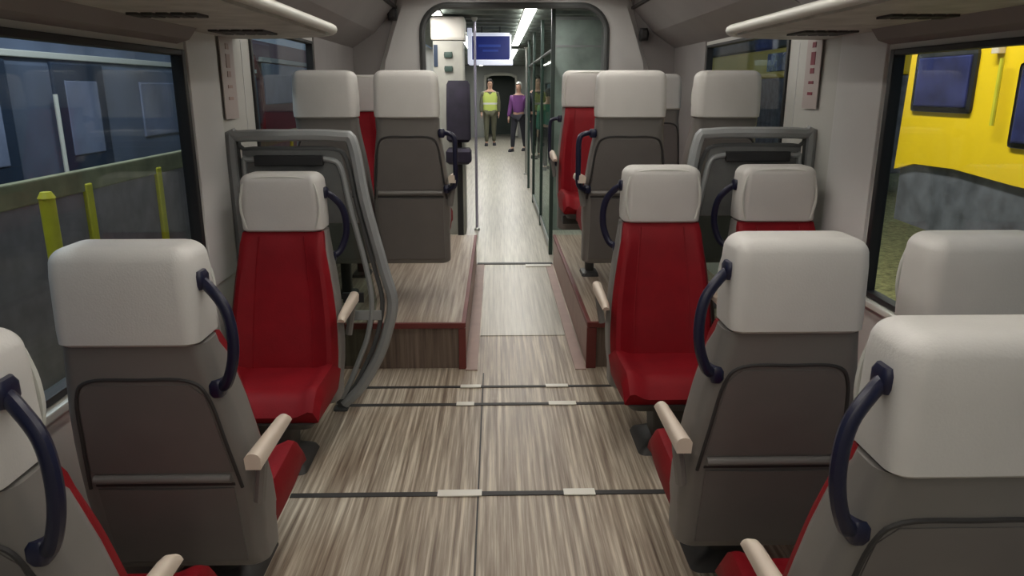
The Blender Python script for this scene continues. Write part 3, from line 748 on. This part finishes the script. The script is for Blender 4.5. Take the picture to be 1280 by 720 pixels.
# ------------------------------------------------------------------ people far down the train
def skin_mesh(name, verts, edges, radii, m, parent, root=0, sub=1):
    me = bpy.data.meshes.new(name); me.from_pydata([Vector(v) for v in verts], edges, [])
    me.materials.append(m)
    o = bpy.data.objects.new(name, me); COL.objects.link(o); o.parent = parent
    sk = o.modifiers.new('skin', 'SKIN'); sk.use_smooth_shade = True
    lay = me.skin_vertices[0] if len(me.skin_vertices) else None
    if lay is None:
        bmx = bmesh.new(); bmx.from_mesh(me); L = bmx.verts.layers.skin.verify(); bmx.to_mesh(me); bmx.free(); lay = me.skin_vertices[0]
    for i, r in enumerate(radii):
        rr = r if isinstance(r, tuple) else (r, r); lay.data[i].radius = rr
        lay.data[i].use_root = (i == root)
    ss = o.modifiers.new('sub', 'SUBSURF'); ss.levels = sub; ss.render_levels = sub
    return o
def person(x, y, rz, h, top, legs, lab, stride=0.10, vest=None, bag=None, hat=None):
    k = h/1.75
    t = empty('person', (x, y, 0), rz, lab, 'person')
    V = []; E = []; R = []
    def v(p, r, par=None):
        V.append((p[0]*k, p[1]*k, p[2]*k)); R.append(r*k if not isinstance(r, tuple) else (r[0]*k, r[1]*k))
        if par is not None: E.append((par, len(V)-1))
        return len(V)-1
    pel = v((0, 0, 0.95), (0.15, 0.10)); ab = v((0, 0, 1.08), (0.135, 0.095), pel); ch = v((0, 0, 1.28), (0.155, 0.10), ab)
    nk0 = v((0, 0.0, 1.43), (0.085, 0.07), ch); nk = v((0, 0.0, 1.50), 0.052, nk0); hd0 = v((0, 0.01, 1.58), (0.068, 0.082), nk); hd1 = v((0, 0.015, 1.66), (0.076, 0.092), hd0); v((0, 0.01, 1.715), (0.055, 0.065), hd1)
    arms = {}; leg = {}
    for s in (-1, 1):
        sh = v((s*0.175, 0, 1.385), 0.058, nk0); el = v((s*0.225, -0.02+0.03*s, 1.12), 0.042, sh); wr = v((s*0.235, 0.06+0.05*s, 0.88), 0.027, el)
        pa = v((s*0.235, 0.075+0.05*s, 0.82), (0.018, 0.036), wr)
        for q in range(4):
            f1 = v((s*0.235, 0.055+q*0.020+0.05*s, 0.765-0.004*abs(q-1.5)), 0.009, pa); v((s*0.225, 0.058+q*0.020+0.05*s, 0.73), 0.008, f1)
        th = v((s*0.222, 0.115+0.05*s, 0.82), 0.010, pa); v((s*0.215, 0.128+0.05*s, 0.79), 0.009, th)
        arms[s] = (sh, el, wr)
        hp = v((s*0.095, 0, 0.88), 0.090, pel); kn = v((s*0.10, s*stride*0.6+0.02, 0.48), 0.058, hp); an = v((s*0.10, s*stride-0.02, 0.09), 0.038, kn); ft = v((s*0.11, s*stride+0.12, 0.035), (0.036, 0.03), an)
        leg[s] = (hp, kn, an, ft)
    body = skin_mesh('body', V, E, R, M['skin'], t)
    def sub(name, idx, edges, grow, m):
        mp = {a: i for i, a in enumerate(idx)}
        vs = [tuple(c for c in V[a]) for a in idx]
        rs = [tuple(q+grow for q in R[a]) if isinstance(R[a], tuple) else R[a]+grow for a in idx]
        return skin_mesh(name, vs, [(mp[a], mp[b]) for a, b in edges], rs, m, t)
    L = leg; A = arms
    sub('trousers', [pel, *L[-1][:3], *L[1][:3]], [(pel, L[-1][0]), (L[-1][0], L[-1][1]), (L[-1][1], L[-1][2]), (pel, L[1][0]), (L[1][0], L[1][1]), (L[1][1], L[1][2])], 0.016, legs)
    sub('jacket', [ch, pel, ab, nk0, *A[-1], *A[1]], [(pel, ab), (ab, ch), (ch, nk0), (nk0, A[-1][0]), (A[-1][0], A[-1][1]), (A[-1][1], A[-1][2]), (nk0, A[1][0]), (A[1][0], A[1][1]), (A[1][1], A[1][2])], 0.030, top)
    for s in (-1, 1):
        a = L[s][3]; c = V[a]
        link('shoe', loft([(0.0, c[0], c[1]-0.06*k, 0.045*k, 0.13*k, 0.04), (0.03*k, c[0], c[1]-0.06*k, 0.047*k, 0.13*k, 0.04), (0.075*k, c[0], c[1]-0.09*k, 0.040*k, 0.085*k, 0.03)]), M['darkcl'], t, True)
    bm = bmesh.new(); bmesh.ops.create_icosphere(bm, subdivisions=3, radius=0.105*k)
    for q in bm.verts: q.co = Vector((q.co.x*0.85, q.co.y*1.0, q.co.z*1.12)) + Vector((0, -0.012*k, 1.665*k))
    bmesh.ops.delete(bm, geom=[q for q in bm.verts if (q.co.y > 0.035*k and q.co.z < 1.70*k) or q.co.z < 1.60*k], context='VERTS')
    link('hair', bm, hat or M['hair'], t, True)
    # face: nose, eyes, mouth
    fc = bmesh.new()
    for sx in (-1, 1):
        r_ = bmesh.ops.create_icosphere(fc, subdivisions=2, radius=0.010*k)
        for q in r_['verts']: q.co += Vector((sx*0.028*k, 0.100*k, 1.645*k))
    box(fc, -0.022*k, 0.022*k, 0.088*k, 0.096*k, 1.575*k, 1.582*k, 0.002)
    link('eyes_and_mouth', fc, M['hair'], t, True)
    nb = bmesh.new(); r_ = bmesh.ops.create_cone(nb, segments=8, radius1=0.016*k, radius2=0.004*k, depth=0.045*k, cap_ends=True)
    for q in nb.verts: q.co += Vector((0, 0.104*k, 1.622*k))
    link('nose', nb, M['skin'], t, True)
    if vest:
        link('vest', loft([(0.93*k, 0, 0, 0.195*k, 0.135*k, 0.08), (1.08*k, 0, 0, 0.185*k, 0.130*k, 0.08), (1.30*k, 0, 0, 0.200*k, 0.135*k, 0.08), (1.42*k, 0, 0, 0.165*k, 0.10*k, 0.06)]), vest, t, True)
        bm = loft([(1.10*k, 0, 0, 0.190*k, 0.134*k, 0.08), (1.15*k, 0, 0, 0.194*k, 0.137*k, 0.08)]); link('reflective_band', bm, M['white'], t, True)
    if bag:
        link('backpack', loft([(0.98*k, 0, -0.19*k, 0.12*k, 0.06*k, 0.04), (1.02*k, 0, -0.20*k, 0.15*k, 0.09*k, 0.05), (1.35*k, 0, -0.20*k, 0.14*k, 0.08*k, 0.05), (1.44*k, 0, -0.18*k, 0.09*k, 0.04*k, 0.03)]), bag, t, True)
    return t
person(-0.33, 21.5, pi, 1.82, M['khaki'], M['khaki'], 'person in a yellow-green safety vest standing at the end of the aisle', vest=M['hivis'])
person(0.42, 19.5, pi-0.4, 1.72, M['purple'], M['darkcl'], 'person in a purple top with a pale hat walking in the far aisle', stride=0.2, hat=M['white'])
person(0.78, 17.4, pi+0.3, 1.84, M['darkcl'], M['darkcl'], 'person in black with a teal apron behind the glass screen', vest=None)
person(0.86, 14.8, 0.3, 1.55, M['teal'], M['darkcl'], 'person in a teal jacket half hidden behind the glass screen')

# ------------------------------------------------------------------ outside, left: neighbouring blue-grey train behind a low fence
struct('ground', B(-40, 40, -20, 60, -1.16, -1.10), M['ballast'])
t = empty('passenger_carriage', (-5.2, 7.0, -1.1), 0, 'blue-grey passenger carriage standing outside the left windows', 'train')
prof = [(-2.8, 0.9), (0.0, 0.9), (0.06, 1.3), (0.06, 2.9), (-0.05, 3.35), (-0.5, 3.75), (-1.4, 3.9), (-2.8, 3.5)]
link('body', prism(prof, 'y', -14, 9.0), M['blue_body'], t)
link('underframe', B(-2.5, -0.15, -13.5, 8.6, 0.28, 0.895, 0.05), M['under'], t)
for yc in (-12, -9.6, -2.0, 0.4, 5.2, 7.6):
    bm = bmesh.new(); bmesh.ops.create_cone(bm, segments=24, radius1=0.45, radius2=0.45, depth=0.14, cap_ends=True, matrix=Matrix.Translation((-0.35, yc, 0.46)) @ Matrix.Rotation(pi/2, 4, 'Y'))
    link('wheel', bm, M['black'], t)
link('sole_stripe', B(0.05, 0.09, -14, 9.0, 1.42, 1.62, 0.01), M['lime'], t)['label'] = 'yellow-green stripe along the body side'
link('cornice', B(0.02, 0.085, -14, 9.0, 2.98, 3.05, 0.01), M['rim'], t)
for y in (-12.5, -10.4, -6.6, -4.2, -1.8, 4.6, 7.2):
    w = link('window', B(0.045, 0.085, y-0.85, y+0.85, 2.0, 2.75, 0.02), M['palewin'], t)
    w['label'] = 'paler blue window of the carriage'
for y in (-8.6, 0.3, 2.2):
    d = link('door', B(0.05, 0.10, y-0.55, y+0.55, 1.0, 2.95, 0.02), M['blue_dk'], t)
    link('door_window', B(0.098, 0.11, y-0.35, y+0.35, 1.9, 2.75, 0.01), M['palewin'], d)
    link('handrail', tube([(0.13, y-0.62, 1.4), (0.13, y-0.62, 2.6)], 0.025, n=8, smooth=False), M['rim'], d, True)
t = empty('passenger_carriage', (-5.2, 22.0, -1.1), 0, 'dark red and blue carriage coupled beyond the blue-grey one on the left', 'train')
link('body', prism(prof, 'y', -5.6, 14.0), M['redtrain'], t)
link('window_band', B(0.03, 0.085, -5.5, 13.9, 2.33, 3.2, 0.02), M['palewin'], t)
link('cornice', B(0.02, 0.10, -5.6, 14, 3.22, 3.32, 0.01), M['rim'], t)
link('underframe', B(-2.5, -0.15, -5, 13.5, 0.28, 0.895, 0.05), M['under'], t)
for yc in (-4, -1.6, 10.0, 12.4):
    bm = bmesh.new(); bmesh.ops.create_cone(bm, segments=24, radius1=0.45, radius2=0.45, depth=0.14, cap_ends=True, matrix=Matrix.Translation((-0.35, yc, 0.46)) @ Matrix.Rotation(pi/2, 4, 'Y'))
    link('wheel', bm, M['black'], t)

# trackside fence with yellow posts
t = empty('railing', (-2.9, 0, -1.1), 0, 'low dark panel fence with yellow-green rail outside the left window', 'fence')
link('top_rail', B(-0.03, 0.03, -4, 12, 2.00, 2.14, 0.01), M['olive'], t)
link('panel', B(-0.012, 0.012, -4, 12, 0.2, 2.0), M['mesh'], t)
for y in (0.0, 4.95, 6.0, 8.0, 10):
    link('post', B(-0.04, 0.04, y-0.04, y+0.04, 0.0, 2.05, 0.01), M['lime'], t)
t = empty('safety_post', (-2.35, 3.62, -1.1), 0, 'bright yellow-green upright post outside the left window', 'post')
link('shaft', tube([(0, 0, 0.04), (0, 0, 2.14)], 0.036, n=12, smooth=False), M['lime'], t, True)
link('base', loft([(0, 0, 0, 0.12, 0.12, 0.03), (0.03, 0, 0, 0.12, 0.12, 0.03), (0.05, 0, 0, 0.06, 0.06, 0.03)]), M['steel'], t)
link('cap', loft([(2.14, 0, 0, 0.04, 0.04, 0.038), (2.17, 0, 0, 0.024, 0.024, 0.022)]), M['lime'], t, True)

# ------------------------------------------------------------------ outside, right: yellow works vehicle
t = empty('works_vehicle', (4.9, 7.82, -1.1), 0, 'bright yellow rail works vehicle cab outside the right window', 'train')
def yz(y, z): return (y-7.5, z+1.1)
cab = [yz(5.3, 0.60), yz(5.3, 2.14), yz(8.62, 2.20), yz(8.84, 2.14), yz(8.95, 1.95), yz(9.02, 0.58), yz(8.6, 0.68), yz(7.8, 0.70), yz(6.8, 0.64)]
link('cab', prism(cab, 'x', 0, 2.4), M['yellow'], t)
w = link('window_frame', B(-0.03, 0.02, yz(7.62, 0)[0], yz(8.78, 0)[0], 1.30+1.1, 1.97+1.1, 0.05), M['black'], t)
link('window_glass', B(-0.05, -0.025, yz(7.70, 0)[0], yz(8.70, 0)[0], 1.36+1.1, 1.91+1.1, 0.02), M['dkglass'], w)
w = link('window_frame', B(-0.03, 0.02, yz(5.6, 0)[0], yz(6.95, 0)[0], 1.0+1.1, 1.80+1.1, 0.05), M['black'], t)
link('window_glass', B(-0.05, -0.025, yz(5.66, 0)[0], yz(6.89, 0)[0], 1.05+1.1, 1.75+1.1, 0.02), M['dkglass'], w)
link('underframe', prism([yz(2.5, -0.2), yz(2.5, 0.62), yz(6.8, 0.66), yz(7.8, 0.72), yz(8.6, 0.70), yz(8.96, 0.62), yz(8.96, -0.05)], 'x', 0.05, 2.3), M['under'], t)
for yc in (3.4, 5.0, 6.4, 7.5):
    bm = bmesh.new(); bmesh.ops.create_cone(bm, segments=24, radius1=0.42, radius2=0.42, depth=0.16, cap_ends=True, matrix=Matrix.Translation((0.0, yc-7.5, 0.43)) @ Matrix.Rotation(pi/2, 4, 'Y'))
    link('wheel', bm, M['black'], t)
link('handrail', tube([(-0.08, 7.15-7.5, 1.2+1.1), (-0.08, 7.15-7.5, 1.85+1.1)], 0.022, n=8, smooth=False), M['lime'], t, True)
link('lamp', loft([(3.00, -0.03, 7.30-7.5, 0.05, 0.06, 0.03), (3.12, -0.03, 7.30-7.5, 0.05, 0.06, 0.03)]), M['cream'], t)
link('roof', B(0.0, 2.4, 5.2-7.5, 8.8-7.5, 3.30, 3.36, 0.02), M['black'], t)
t = empty('wagon', (8.6, 23.0, -1.1), 0, 'yellow and dark wagon farther along, glimpsed through the small right window', 'train')
link('body', B(0, 2.4, -4.5, 12.0, 3.0, 3.9, 0.1), M['yellow'], t)
link('roof', B(-0.1, 2.5, -4.6, 12.1, 3.9, 4.9, 0.2), M['under'], t)
link('window_band', B(-0.03, 0.01, -0.2, 1.6, 3.2, 3.75, 0.03), M['dkglass'], t)
link('lower_body', B(0.02, 2.4, -4.5, 12.0, 0.6, 2.99, 0.05), M['under'], t)
for yc in (-3, 2, 9):
    bm = bmesh.new(); bmesh.ops.create_cone(bm, segments=24, radius1=0.42, radius2=0.42, depth=0.16, cap_ends=True, matrix=Matrix.Translation((0.1, yc, 0.43)) @ Matrix.Rotation(pi/2, 4, 'Y'))
    link('wheel', bm, M['black'], t)

# ------------------------------------------------------------------ world and added fill lights outside
w = bpy.data.worlds.new('depot_dusk'); S.world = w; w.use_nodes = True
bg = w.node_tree.nodes['Background']; bg.inputs[0].default_value = (0.20, 0.26, 0.34, 1); bg.inputs[1].default_value = 0.45
def area(name, loc, rot, sx, sy, e, col):
    l = bpy.data.lights.new(name, 'AREA'); l.shape = 'RECTANGLE'; l.size = sx; l.size_y = sy; l.energy = e; l.color = col
    o = bpy.data.objects.new(name, l); COL.objects.link(o); o.location = loc; o.rotation_euler = rot; return o
area('exterior_fill_right', (2.6, 7.5, 5.2), (0, radians(-35), 0), 0.5, 6, 330, (1.0, 0.97, 0.85))  # added fill to brighten the yellow vehicle, stands for no real lamp
area('exterior_fill_left', (-3.0, 5.0, 5.0), (0, radians(38), 0), 0.5, 8, 250, (0.85, 0.93, 1.0))  # added fill to brighten the blue-grey train and fence

# ------------------------------------------------------------------ camera
f = 920.0; pitch = atan(248/f); yaw = atan(20/f*cos(pitch))
cam = bpy.data.cameras.new('camera'); co = bpy.data.objects.new('camera', cam); COL.objects.link(co)
cam.sensor_fit = 'HORIZONTAL'; cam.sensor_width = 36; cam.lens = 36*f/1280
cam.clip_start = 0.02; cam.clip_end = 300
co.location = (-0.16, 0, 1.55)
co.rotation_euler = (pi/2-pitch, 0, -yaw)
S.camera = co
S.view_settings.view_transform = 'Standard'; S.view_settings.look = 'None'
S.view_settings.gamma = 1; S.view_settings.use_curve_mapping = False
S.view_settings.exposure = 0.5
